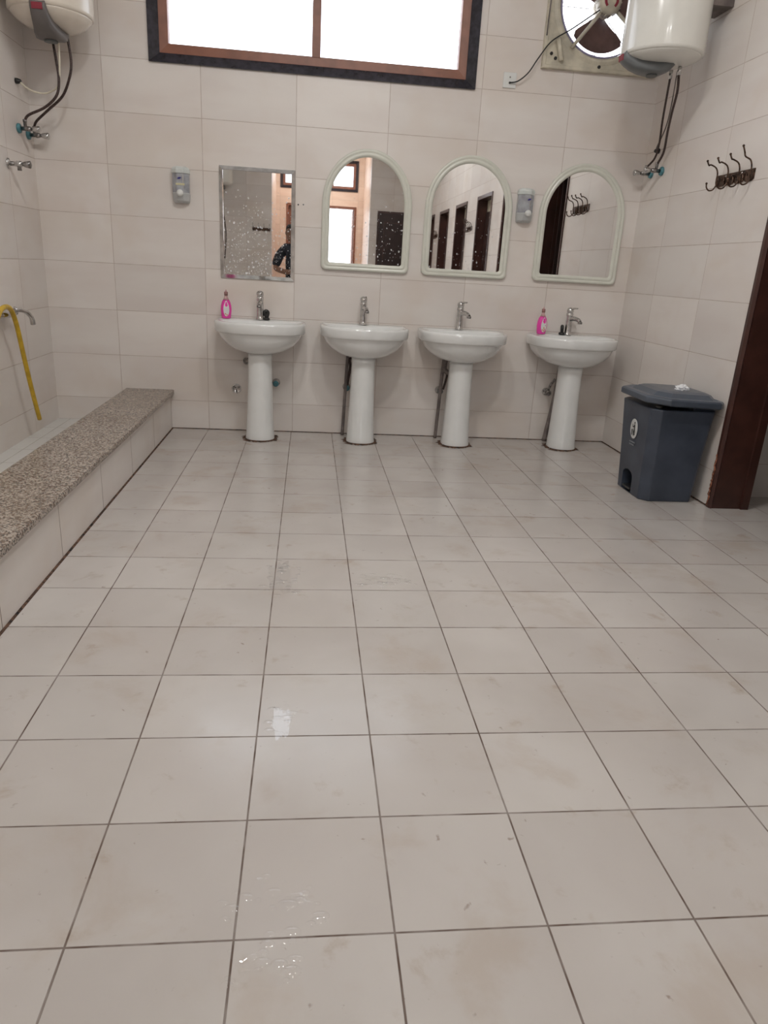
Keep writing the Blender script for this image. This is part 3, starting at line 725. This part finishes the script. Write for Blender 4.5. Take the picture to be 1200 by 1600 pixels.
hose([(XL+.02, 4.024, 2.12), (-1.57, 4.01, 2.077), (-1.495, 4.0, 2.061), (-1.437, 3.98, 2.071), (-1.381, 3.94, 2.10), (-1.362, 3.93, 2.192), (-1.352, 3.92, 2.33)], .005, M_cable, 'thin cream cable looping under the left heater', 'cable', 'power_cable')
hose([(XR-.045, 4.10, 1.93), (2.385, 4.04, 1.98), (2.350, 3.93, 2.047), (2.288, 3.80, 2.15), (2.222, 3.65, 2.257), (2.179, 3.55, 2.325)], .0066, M_hose, 'dark braided hose from the right heater, the left one')
hose([(XR-.045, 3.945, 1.93), (2.366, 3.88, 1.995), (2.310, 3.75, 2.09), (2.257, 3.62, 2.169), (2.222, 3.52, 2.255), (2.186, 3.46, 2.325)], .0075, M_hose, 'dark braided hose from the right heater, the right one')
hose([(XR-.02, 4.046, 2.025), (2.375, 4.01, 2.045), (2.316, 3.80, 2.117), (2.26, 3.65, 2.209), (2.195, 3.505, 2.35)], .0038, M_pipe, 'thin brown cable between the hoses of the right heater', 'cable', 'power_cable')
def plug(loc, s, label):
    t = thing('cable_outlet', loc, label, 'outlet')
    MB().lathe([(.016, 0), (.016, .012*s), (.010, .03*s), (.005, .034*s)], ax='X', n=14).build('gland', M_black, t)
plug((XL, 4.024, 2.120), 1, 'black cable gland on the left wall under the heater')
plug((XR, 4.046, 2.025), -1, 'black cable gland on the right wall beside the hoses')
hose([(-1.63, -6.3, 1.2), (-1.60, -6.3, 1.7), (-1.66, -6.25, 2.2), (-1.70, -6.2, 2.55)], .012, M_hose, 'dark hose below the rear heater, seen in the rectangular mirror')

# wall tap on the left wall
t = thing('wall_tap', (XL, 3.775, 1.645), 'small chrome wall tap high on the left wall without hose', 'tap')
MB().lathe([(.030, 0), (.029, .006), (.012, .012)], ax='X', n=24).build('flange', M_chrome, t)
MB().lathe([(.012, .01), (.013, .045), (.017, .05), (.017, .075), (.010, .08)], ax='X', n=18).build('body', M_chrome, t)
MB().lathe([(.010, .08), (.016, .095), (.021, .125), (.014, .128)], ax='X', n=8).build('handle', M_dchrome, t)
MB().lathe([(.012, -.035), (.011, -.01), (.009, 0)], (.062, 0, 0), n=16).build('outlet', M_dchrome, t)
# mixer with hose over it
t = thing('bib_mixer', (XL, 3.38, .825), 'chrome wall mixer with long spout and yellow hose over it', 'tap')
for y in (-.08, .08): MB().lathe([(.030, 0), (.029, .006), (.014, .012), (.013, .05)], (0, y, -.005), 'X', 20).build('flange', M_chrome, t)
MB().tube([(.052, -.10, 0), (.052, -.04, 0), (.052, .04, 0), (.052, .10, 0)], [.020, .026, .026, .020], 16).build('body', M_chrome, t)
for y, s in ((-.10, -1), (.10, 1)):
    hm = MB().ball((.055, y+s*.012, .0), .018); hm.tube([(.055, y+s*.012, .014), (.055, y+s*.014, .032)], .006, 8, False)
    hm.build('handle', M_chrome, t)
MB().tube([(.06, .05, .008), (.08, .09, .016), (.10, .15, .004), (.112, .197, -.030), (.115, .212, -.072)], [.015, .014, .013, .013, .016], 14).build('spout', M_chrome, t)
mb = MB().tube([(-1.555, 3.00, .62), (-1.548, 3.07, .76), (-1.545, 3.15, .848), (-1.545, 3.235, .872), (-1.548, 3.31, .855), (-1.552, 3.365, .80), (-1.555, 3.405, .72), (-1.555, 3.45, .566), (-1.555, 3.516, .365), (-1.555, 3.591, .172)], .0135, 14)
mb.tube([(-1.555, 3.00, .62), (-1.57, 2.95, .40), (-1.57, 2.90, .15), (-1.53, 2.82, .062), (-1.43, 2.65, .060)], .0135, 14)
tag(mb.build('garden_hose', M_yel), 'yellow hose draped over the chrome mixer on the left wall', 'hose')

# ---------------------------------------------------------------- coat racks
def rack():
    t = thing('coat_rack', (0, 0, 0), 'x', 'coat rack', 'bronze hook racks on the tiled walls')
    mb = MB(); out = []; L = .185
    out += [(-L, .030), (-L, -.022)]
    for k in range(4):
        for j in range(7):
            a = PI+PI*j/6; c = -L+.0462*(2*k+1)
            out.append((c+.040*math.cos(a), -.022+.010*math.sin(a)))
    out += [(L, -.022), (L, .030)]
    mb.prism(out, 'X', -.006, 0); mb.build('back_plate', M_bronze, t, bevel=.001)
    mb = MB()
    for k in range(3):
        c = -.093+.093*k; mb.tube([(-.008, c-.032, .0), (-.009, c-.01, .018), (-.009, c, -.012), (-.009, c+.015, .016), (-.008, c+.032, -.004)], .003, 6); mb.ball((-.009, c, -.018), .006, 8, 6)
    mb.build('ornament', M_bronze, t)
    for y in (-.075, .08): MB().lathe([(.006, -.006), (.006, -.010), (.003, -.012)], (0, y, .018), 'X', 10).build('screw', M_chrome, t)
    for k, (dy, tx, tz) in enumerate(((-.006, -.085, .128), (.0, -.082, .104), (.0, -.088, .098), (.004, -.085, .098))):
        y = -.165+.11*k
        mb = MB().tube([(-.010, y, -.030), (-.016, y, .0), (-.016, y, .040), (-.030, y+dy*.3, .068), (-.062, y+dy*.7, .082), (tx*.85, y+dy, tz*.80), (tx, y+dy, tz)], .0042, 8)
        mb.ball((tx, y+dy, tz+.002), .0065, 10, 8)
        h = mb.build('hook', M_bronze, t)
        mb = MB().tube([(-.012, y, -.020), (-.026, y, -.044), (-.050, y, -.050), (-.066, y, -.036), (-.070, y, -.018)], .004, 8)
        mb.ball((-.070, y, -.015), .0065, 10, 8)
        mb.build('lower_hook', M_bronze, h)
    return t
rk = rack(); rk.location = (XR, 3.045, 1.757); rk['label'] = 'bronze four-hook coat rack on the right wall above the grey bin'
dup(rk, (XR, -1.50, 1.80), 0, 'bronze coat rack between toilet doors, seen in the middle of the third mirror')
dup(rk, (XR, -4.42, 1.80), 0, 'bronze coat rack at the far left edge of the third mirror')
dup(rk, (-.90, YR, 1.81), -PI/2, 'bronze coat rack on the rear wall, seen in the rectangular mirror')

# ---------------------------------------------------------------- pedal bin
BINX, BINY = 2.020, 2.745
t = thing('pedal_bin', (2.19, 2.91, 0), 'dark grey pedal bin with white sticker against the right wall', 'bin')
def oct_(x0, x1, y0, y1, c, z, cb=None):
    cb = c if cb is None else cb
    return [(x0+c, y0, z), (x1-cb, y0, z), (x1, y0+cb, z), (x1, y1-cb, z), (x1-cb, y1, z), (x0+c, y1, z), (x0, y1-c, z), (x0, y0+c, z)]
def tr(r): return [(x-2.19, y-2.91, z) for x, y, z in r]
b_ = lambda z, a: tr(oct_(2.035-.030*a, 2.345+.03*a, 2.715-.03*a, 3.090+.045*a, .045, z, .018))
rings = [b_(0, 0), b_(.02, .0), b_(.30, .45), b_(.50, .85), b_(.535, .95)]
mb = MB().loft(rings, smooth=False)
body = mb.build('body', M_bin, t, bevel=.008, seg=3)
# pedal recess: dark arch recess box with pedal
arc = [(2.86-2.91, 0.002), (2.99-2.91, 0.002), (2.99-2.91, .10)]+[(2.925-2.91+.065*math.cos(PI*j/8), .10+.035*math.sin(PI*j/8)) for j in range(1, 8)]+[(2.86-2.91, .10)]
cut = MB().prism(arc, 'X', -.20, -.06).build('cutter', M_bin)
bo = body.modifiers.new('cut', 'BOOLEAN'); bo.operation = 'DIFFERENCE'; bo.solver = 'EXACT'; bo.object = cut
cut.location = t.location
bpy.context.view_layer.update()
dg = bpy.context.evaluated_depsgraph_get()
nm = bpy.data.meshes.new_from_object(body.evaluated_get(dg)); body.modifiers.clear(); body.data = nm
bpy.data.objects.remove(cut)
pd = MB().box(-.158, -.062, -.035, .065, .018, .034).build('pedal', M_black, t, bevel=.005)
# lid: domed, overhanging, slightly lifted at the front (-x)
mb = MB()
def lidring(i, z, k=1): 
    return [(x, y, z+.030*(-x-.05)) for x, y, _ in tr(oct_(1.975+i, 2.398-i*.4, 2.650+i, 3.175-i, .10-i*.5, 0, .030))]
mb.loft([lidring(.012, .560), lidring(0, .566), lidring(0, .594), lidring(.010, .602), lidring(.030, .604), lidring(.045, .598), lidring(.055, .600), lidring(.085, .622), lidring(.13, .630)], True, True, False)
lid = mb.build('lid', M_binlid, t, bevel=.006, seg=3)
MB().tube([(.06, -.245, .575), (.18, -.245, .575)], .014, 10).build('hinge_lug', M_binlid, lid) if False else None
MB().prism([(.06, .52), (.19, .52), (.19, .575), (.06, .575)], 'Y', -.19, .20).build('hinge_block', M_bin, t, bevel=.006)
mb = MB()
for k in range(3): mb.ball((-.13+.02*k, -.165+.03*k, .545), (.018, .02, .010), 10, 6)
mb.build('bag_edge', plain('crumpled_bag', (.10, .10, .09), .4), t)
# sticker on the front face
zc = .385
def fx(z): return 2.035-.030*(z/.535)-2.19-.0035
M_stk = plain('sticker_white', (.66, .67, .66), .4, var=.04)
ring = [(.044*math.cos(2*PI*j/36), .058*math.sin(2*PI*j/36)) for j in range(36)]
SY = -.010
mb = MB().loft([[(fx(zc+b)+.003, SY+a, zc+b) for a, b in ring], [(fx(zc+b), SY+a, zc+b) for a, b in ring]], True, True, False)
st = mb.build('sticker', M_stk, t)
mb = MB()
def sx(a, b, e=.0015): return (fx(zc+b)-e, SY+a, zc+b)
mb.ball(sx(-.010, .036), (.0012, .006, .006), 10, 6)
mb.tube([sx(-.010, .026), sx(-.012, .0), sx(-.018, -.035)], [.0035, .003, .002], 8)
mb.tube([sx(-.010, .0), sx(-.004, -.020), sx(-.008, -.040)], [.0025, .0025, .002], 8)
mb.tube([sx(-.010, .020), sx(.004, .010), sx(.012, .016)], .0025, 8)
mb.add([sx(.008, -.005), sx(.024, -.005), sx(.021, -.040), sx(.011, -.040)], [(0, 1, 2, 3)]); mb.ball(sx(.014, .022), (.0015, .003, .003), 8, 5)
mb.build('tidy_person_pictogram', M_black, st)
mb = MB()
M_txt = plain('faded_print', (.30, .31, .33), .5)
for row, zz in enumerate((-.078, -.094)):
    for k in range(8):
        if row == 1 and k in (0,): continue
        a = -.034+.0090*k
        mb.tube([sx(a, zz-.004, .001), sx(a+.003, zz+.004, .001), sx(a+.0055, zz-.004, .001)], .0011, 5, False)
mb.build('faded_lettering', M_txt, t)
# crumpled tissue on the lid
mb = MB(); n = 20; m = 12; rings = []
for i in range(1, m):
    th = PI*i/m; ring = []
    for j in range(n):
        ph = 2*PI*j/n; d = Vector((math.sin(th)*math.cos(ph), math.sin(th)*math.sin(ph), -math.cos(th)))
        r = 1+.55*noise.noise(d*2.3)+.25*noise.noise(d*6)
        ring.append((d.x*.036*r, d.y*.030*r, .014+d.z*.020*r))
    rings.append(ring)
mb.loft(rings, smooth=False)
o = mb.build('crumpled_tissue', plain('tissue', (.85, .86, .88), .8)); o.location = (2.235, 2.86, .620); tag(o, 'crumpled white tissue lying on the bin lid', 'tissue')

# ---------------------------------------------------------------- water on the floor
def water_mat():
    m, nt, b = newmat('water_film'); nt.nodes.remove(b); out = nt.nodes['Material Output']
    tr_ = nd(nt, 'ShaderNodeBsdfTransparent'); gl = nd(nt, 'ShaderNodeBsdfGlossy'); gl.inputs['Roughness'].default_value = .04
    fr = nd(nt, 'ShaderNodeFresnel'); fr.inputs[0].default_value = 1.33
    tc = nd(nt, 'ShaderNodeTexCoord').outputs['Object']
    geo = nd(nt, 'ShaderNodeNewGeometry')
    mx = nd(nt, 'ShaderNodeMixShader'); nt.links.new(mth(nt, 'MULTIPLY', mth(nt, 'MULTIPLY', fr.outputs[0], 1.9, clamp=True), mth(nt, 'SUBTRACT', 1.0, geo.outputs['Backfacing'])), mx.inputs[0]); nt.links.new(tr_.outputs[0], mx.inputs[1]); nt.links.new(gl.outputs[0], mx.inputs[2]); nt.links.new(mx.outputs[0], out.inputs[0])
    return m
M_water = water_mat()
pud = [((.03, 1.62), (.060, .13), 'wet splash on the floor by the tile joint, the far left one', 3), ((.43, 1.585), (.10, .045), 'wet splash on the floor, to the right of the other far one', 5), ((.062, .66), (.030, .065), 'wet splash in the middle distance of the floor', 8),
       ((.055, .045), (.070, .075), 'wet splash beside the tile corner in the foreground', 11), ((.06, -.065), (.060, .028), 'water drops in the very foreground below the tile corner', 14)]
for (cx, cy), (rx, ry), lb, sd in pud:
    mb = MB(); n = 48
    o1 = []; o2 = []
    for j in range(n):
        a = 2*PI*j/n; k = 1+.8*noise.noise((math.cos(a)*1.9, math.sin(a)*1.9, sd))+.3*noise.noise((math.cos(a)*6, math.sin(a)*6, sd)); o1.append((rx*k*math.cos(a), ry*k*math.sin(a), .0001)); o2.append((rx*k*.95*math.cos(a), ry*k*.95*math.sin(a), .0008))
    mb.loft([o1, o2], False, True)
    rr = random.Random(sd)
    for k in range(11 if ry < .03 else int(22+rx*ry*2200)):
        a = rr.uniform(0, 2*PI); q = rr.uniform(.3, 1.5); s_ = rr.uniform(.0025, .014); e = rr.uniform(1, 1.8); h = .0004+s_*(.22 if s_ > .006 else .6)
        px_, py_ = rx*q*math.cos(a), ry*q*math.sin(a)
        mb.loft([[(px_+s_*e*math.cos(f)*math.cos(2*PI*j/20), py_+s_*math.cos(f)*math.sin(2*PI*j/20), .0003+h*math.sin(f)) for j in range(20)] for f in (0, .35, .7, 1.05, 1.35)], False, True)
    o = mb.build('water_splash', M_water); o.location = (cx, cy, 0); tag(o, lb, 'water', 'splashes of water on the tiles')

# ---------------------------------------------------------------- the photographer (seen in the mirrors)
M_skin = plain('skin', (.20, .105, .07), .5, var=.05)
M_shirt = plain('dark_shirt', (.018, .022, .034), .8, var=.4, vs=20)
M_trs = plain('dark_trousers', (.03, .032, .04), .8)
M_hair = plain('black_hair', (.012, .010, .010), .6, bump=.5, bs=200)
P = thing('person', (-.055, -1.45, 0), 'person in a dark T-shirt holding up a phone, reflected in the mirrors', 'person')
def skin(name, mat, V, E, Rr, parent, sub=2, root=0):
    me = bpy.data.meshes.new(name); me.from_pydata(V, E, []); o = bpy.data.objects.new(name, me); COL.objects.link(o); o.parent = parent
    me.materials.append(mat)
    s = o.modifiers.new('skin', 'SKIN'); s.use_smooth_shade = True
    for i, r in enumerate(Rr):
        me.skin_vertices[0].data[i].radius = r if isinstance(r, tuple) else (r, r)
    me.skin_vertices[0].data[root].use_root = True
    u = o.modifiers.new('sub', 'SUBSURF'); u.levels = sub; u.render_levels = sub
    return o
# facing +y; local x right. phone is at world (.115,-1.0,1.19) -> local (.145,.42,1.19)
HX = -.10
HM = Matrix((rt, fw, up)).transposed(); PC0 = CAM-fw*.0105+rt*.022-up*.058
def wl(s, x, y, z): return tuple(PC0+HM @ Vector((s*x, y, z))-P.location)
V = [(0, 0, .93), (0, 0, 1.08), (0, .01, 1.22), (0, 0, 1.36), (-.03, .0, 1.44), (HX+.02, .015, 1.50), (HX, .03, 1.55),
     (-.17, 0, 1.38), (-.23, -.01, 1.30), (-.33, .04, 1.10), (-.18, .18, 1.06), wl(-1, .085, -.13, -.105), wl(-1, .070, -.085, -.085),
     (.17, 0, 1.38), (.23, -.01, 1.30), (.37, .04, 1.10), (.32, .18, 1.06), wl(1, .085, -.13, -.105), wl(1, .070, -.085, -.085),
     (-.09, 0, .86), (-.11, .02, .50), (-.12, -.01, .09), (-.125, .12, .04), (.09, 0, .86), (.11, .02, .50), (.12, -.01, .09), (.125, .12, .04)]
Eg = [(0, 1), (1, 2), (2, 3), (3, 4), (4, 5), (5, 6), (3, 7), (7, 8), (8, 9), (9, 10), (10, 11), (11, 12), (3, 13), (13, 14), (14, 15), (15, 16), (16, 17), (17, 18),
     (0, 19), (19, 20), (20, 21), (21, 22), (0, 23), (23, 24), (24, 25), (25, 26)]
Rr = [(.11, .08), (.11, .08), (.13, .09), (.14, .085), .06, .052, .05, .06, .05, .042, .038, .028, .026, .06, .05, .042, .038, .028, .026, .085, .06, .042, .035, .085, .06, .042, .035]
skin('body', M_skin, V, Eg, Rr, P)
# head
mb = MB(); rings = []
for z, rx, ry, yo in ((1.505, .030, .03, .055), (1.515, .048, .055, .045), (1.545, .062, .078, .03), (1.58, .070, .088, .022), (1.62, .074, .094, .018), (1.66, .074, .094, .012), (1.70, .064, .080, .006), (1.725, .040, .05, .0), (1.733, .01, .012, 0)):
    rings.append([(HX+rx*math.cos(2*PI*j/28), yo+ry*math.sin(2*PI*j/28), z-.035) for j in range(28)])
mb.loft(rings); mb.ball((HX-.076, .01, 1.585), (.012, .02, .03)).ball((HX+.076, .01, 1.585), (.012, .02, .03))
mb.tube([(HX, .108, 1.61), (HX, .122, 1.585), (HX, .130, 1.565), (HX, .112, 1.556)], [.008, .010, .014, .010], 10)
hd = mb.build('head', M_skin, P)
mb = MB()
for s in (-1, 1): mb.ball((HX+s*.030, .100, 1.600), (.013, .008, .007))
mb.build('eye', M_white, hd)
mb = MB()
for s in (-1, 1): mb.ball((HX+s*.030, .107, 1.600), (.006, .003, .006)); mb.tube([(HX+s*.046, .096, 1.618), (HX+s*.030, .106, 1.622), (HX+s*.014, .106, 1.618)], .004, 8)
mb.build('eyebrow', M_hair, hd)
MB().tube([(HX-.024, .098, 1.530), (HX, .108, 1.528), (HX+.024, .098, 1.530)], [.004, .007, .004], 10).build('lips', plain('lips', (.22, .08, .07), .5), hd)
mb = MB(); rings = []
for z, rx, ry, yo in ((1.545, .06, .05, -.045), (1.60, .076, .075, -.022), (1.645, .081, .094, -.004), (1.685, .076, .094, .006), (1.715, .055, .068, .002), (1.728, .015, .02, 0)):
    rings.append([(HX+rx*math.cos(2*PI*j/28), yo+ry*math.sin(2*PI*j/28), z-.022) for j in range(28)])
mb.loft(rings).build('hair', M_hair, P)
# shirt, trousers, shoes
Vs = [(0, 0, .82), (0, 0, 1.05), (0, .01, 1.22), (0, 0, 1.36), (-.02, 0, 1.415), (-.17, 0, 1.38), (-.26, -.01, 1.30), (-.33, .03, 1.12), (.19, 0, 1.38), (.28, -.01, 1.30), (.40, .03, 1.12)]
skin('t_shirt', M_shirt, Vs, [(0, 1), (1, 2), (2, 3), (3, 4), (3, 5), (5, 6), (6, 7), (3, 8), (8, 9), (9, 10)], [(.20, .155), (.19, .14), (.20, .135), (.19, .12), .075, .080, .074, .066, .080, .074, .066], P)
skin('trousers', M_trs, [(0, 0, 1.06), (0, 0, .92), (-.095, 0, .84), (-.11, .02, .50), (-.12, -.01, .08), (.095, 0, .84), (.11, .02, .50), (.12, -.01, .08)], [(0, 1), (1, 2), (2, 3), (3, 4), (1, 5), (5, 6), (6, 7)],
     [(.16, .12), (.165, .125), .10, .078, .062, .10, .078, .062], P)
for s in (-1, 1):
    MB().loft([[(s*.122+a*.046*math.cos(2*PI*j/20), .06+b*.13*math.sin(2*PI*j/20), z) for j in range(20)] for z, a, b in ((0, 1, 1), (.02, 1.05, 1.03), (.05, .9, .9), (.08, .7, .6), (.09, .4, .3))]).build('shoe', M_black, P)
# phone just behind the lens of the camera, and the two hands closed around it
PL = P.location
fwv, rtv, upv = fw, rt, up
PHC = CAM-fwv*.0105+rtv*.022-upv*.058
PM = Matrix.Translation(PHC) @ Matrix((rtv, fwv, upv)).transposed().to_4x4()
ph = thing('phone', PHC, 'dark phone held up by the person, seen from the lens side', 'phone')
ph.matrix_world = PM
MB().box(-.037, .037, -.004, .004, -.075, .075).build('case', M_black, ph, bevel=.0035)
MB().box(-.034, .034, -.0046, -.004, -.071, .071).build('screen', plain('phone_screen', (.02, .02, .025), .1), ph)
mb = MB()
for k in range(2): MB().lathe([(.006, .004), (.006, .0052), (.002, .0054)], (-.022, 0, .058-.018*k), 'Y', 16).build('lens', M_dchrome, ph)
def hand(s):
    def w(x, y, z): return tuple(PM @ Vector((s*x, y, z))-PL)
    V = [w(.070, -.085, -.085), w(.057, -.045, -.066), w(.052, -.018, -.045)]; E = [(0, 1), (1, 2)]; R_ = [.024, (.026, .018), (.026, .014)]
    for k, ln in enumerate((.85, 1.0, .95, .8)):
        z = -.004-.019*k; b = len(V)
        V += [w(.050, .000, z), w(.041, .0155, z), w(.041-.016*ln, .0155, z+.001), w(.041-.030*ln, .0135, z+.001)]
        E += [(2, b), (b, b+1), (b+1, b+2), (b+2, b+3)]; R_ += [.0095, .009, .0085, .0075]
    b = len(V)
    V += [w(.046, -.030, -.058), w(.032, -.019, -.030), w(.022, -.015, -.004)]; E += [(1, b), (b, b+1), (b+1, b+2)]; R_ += [.012, .0105, .009]
    return skin('hand', M_skin, V, E, R_, P, 1)
hand(-1); hand(1)
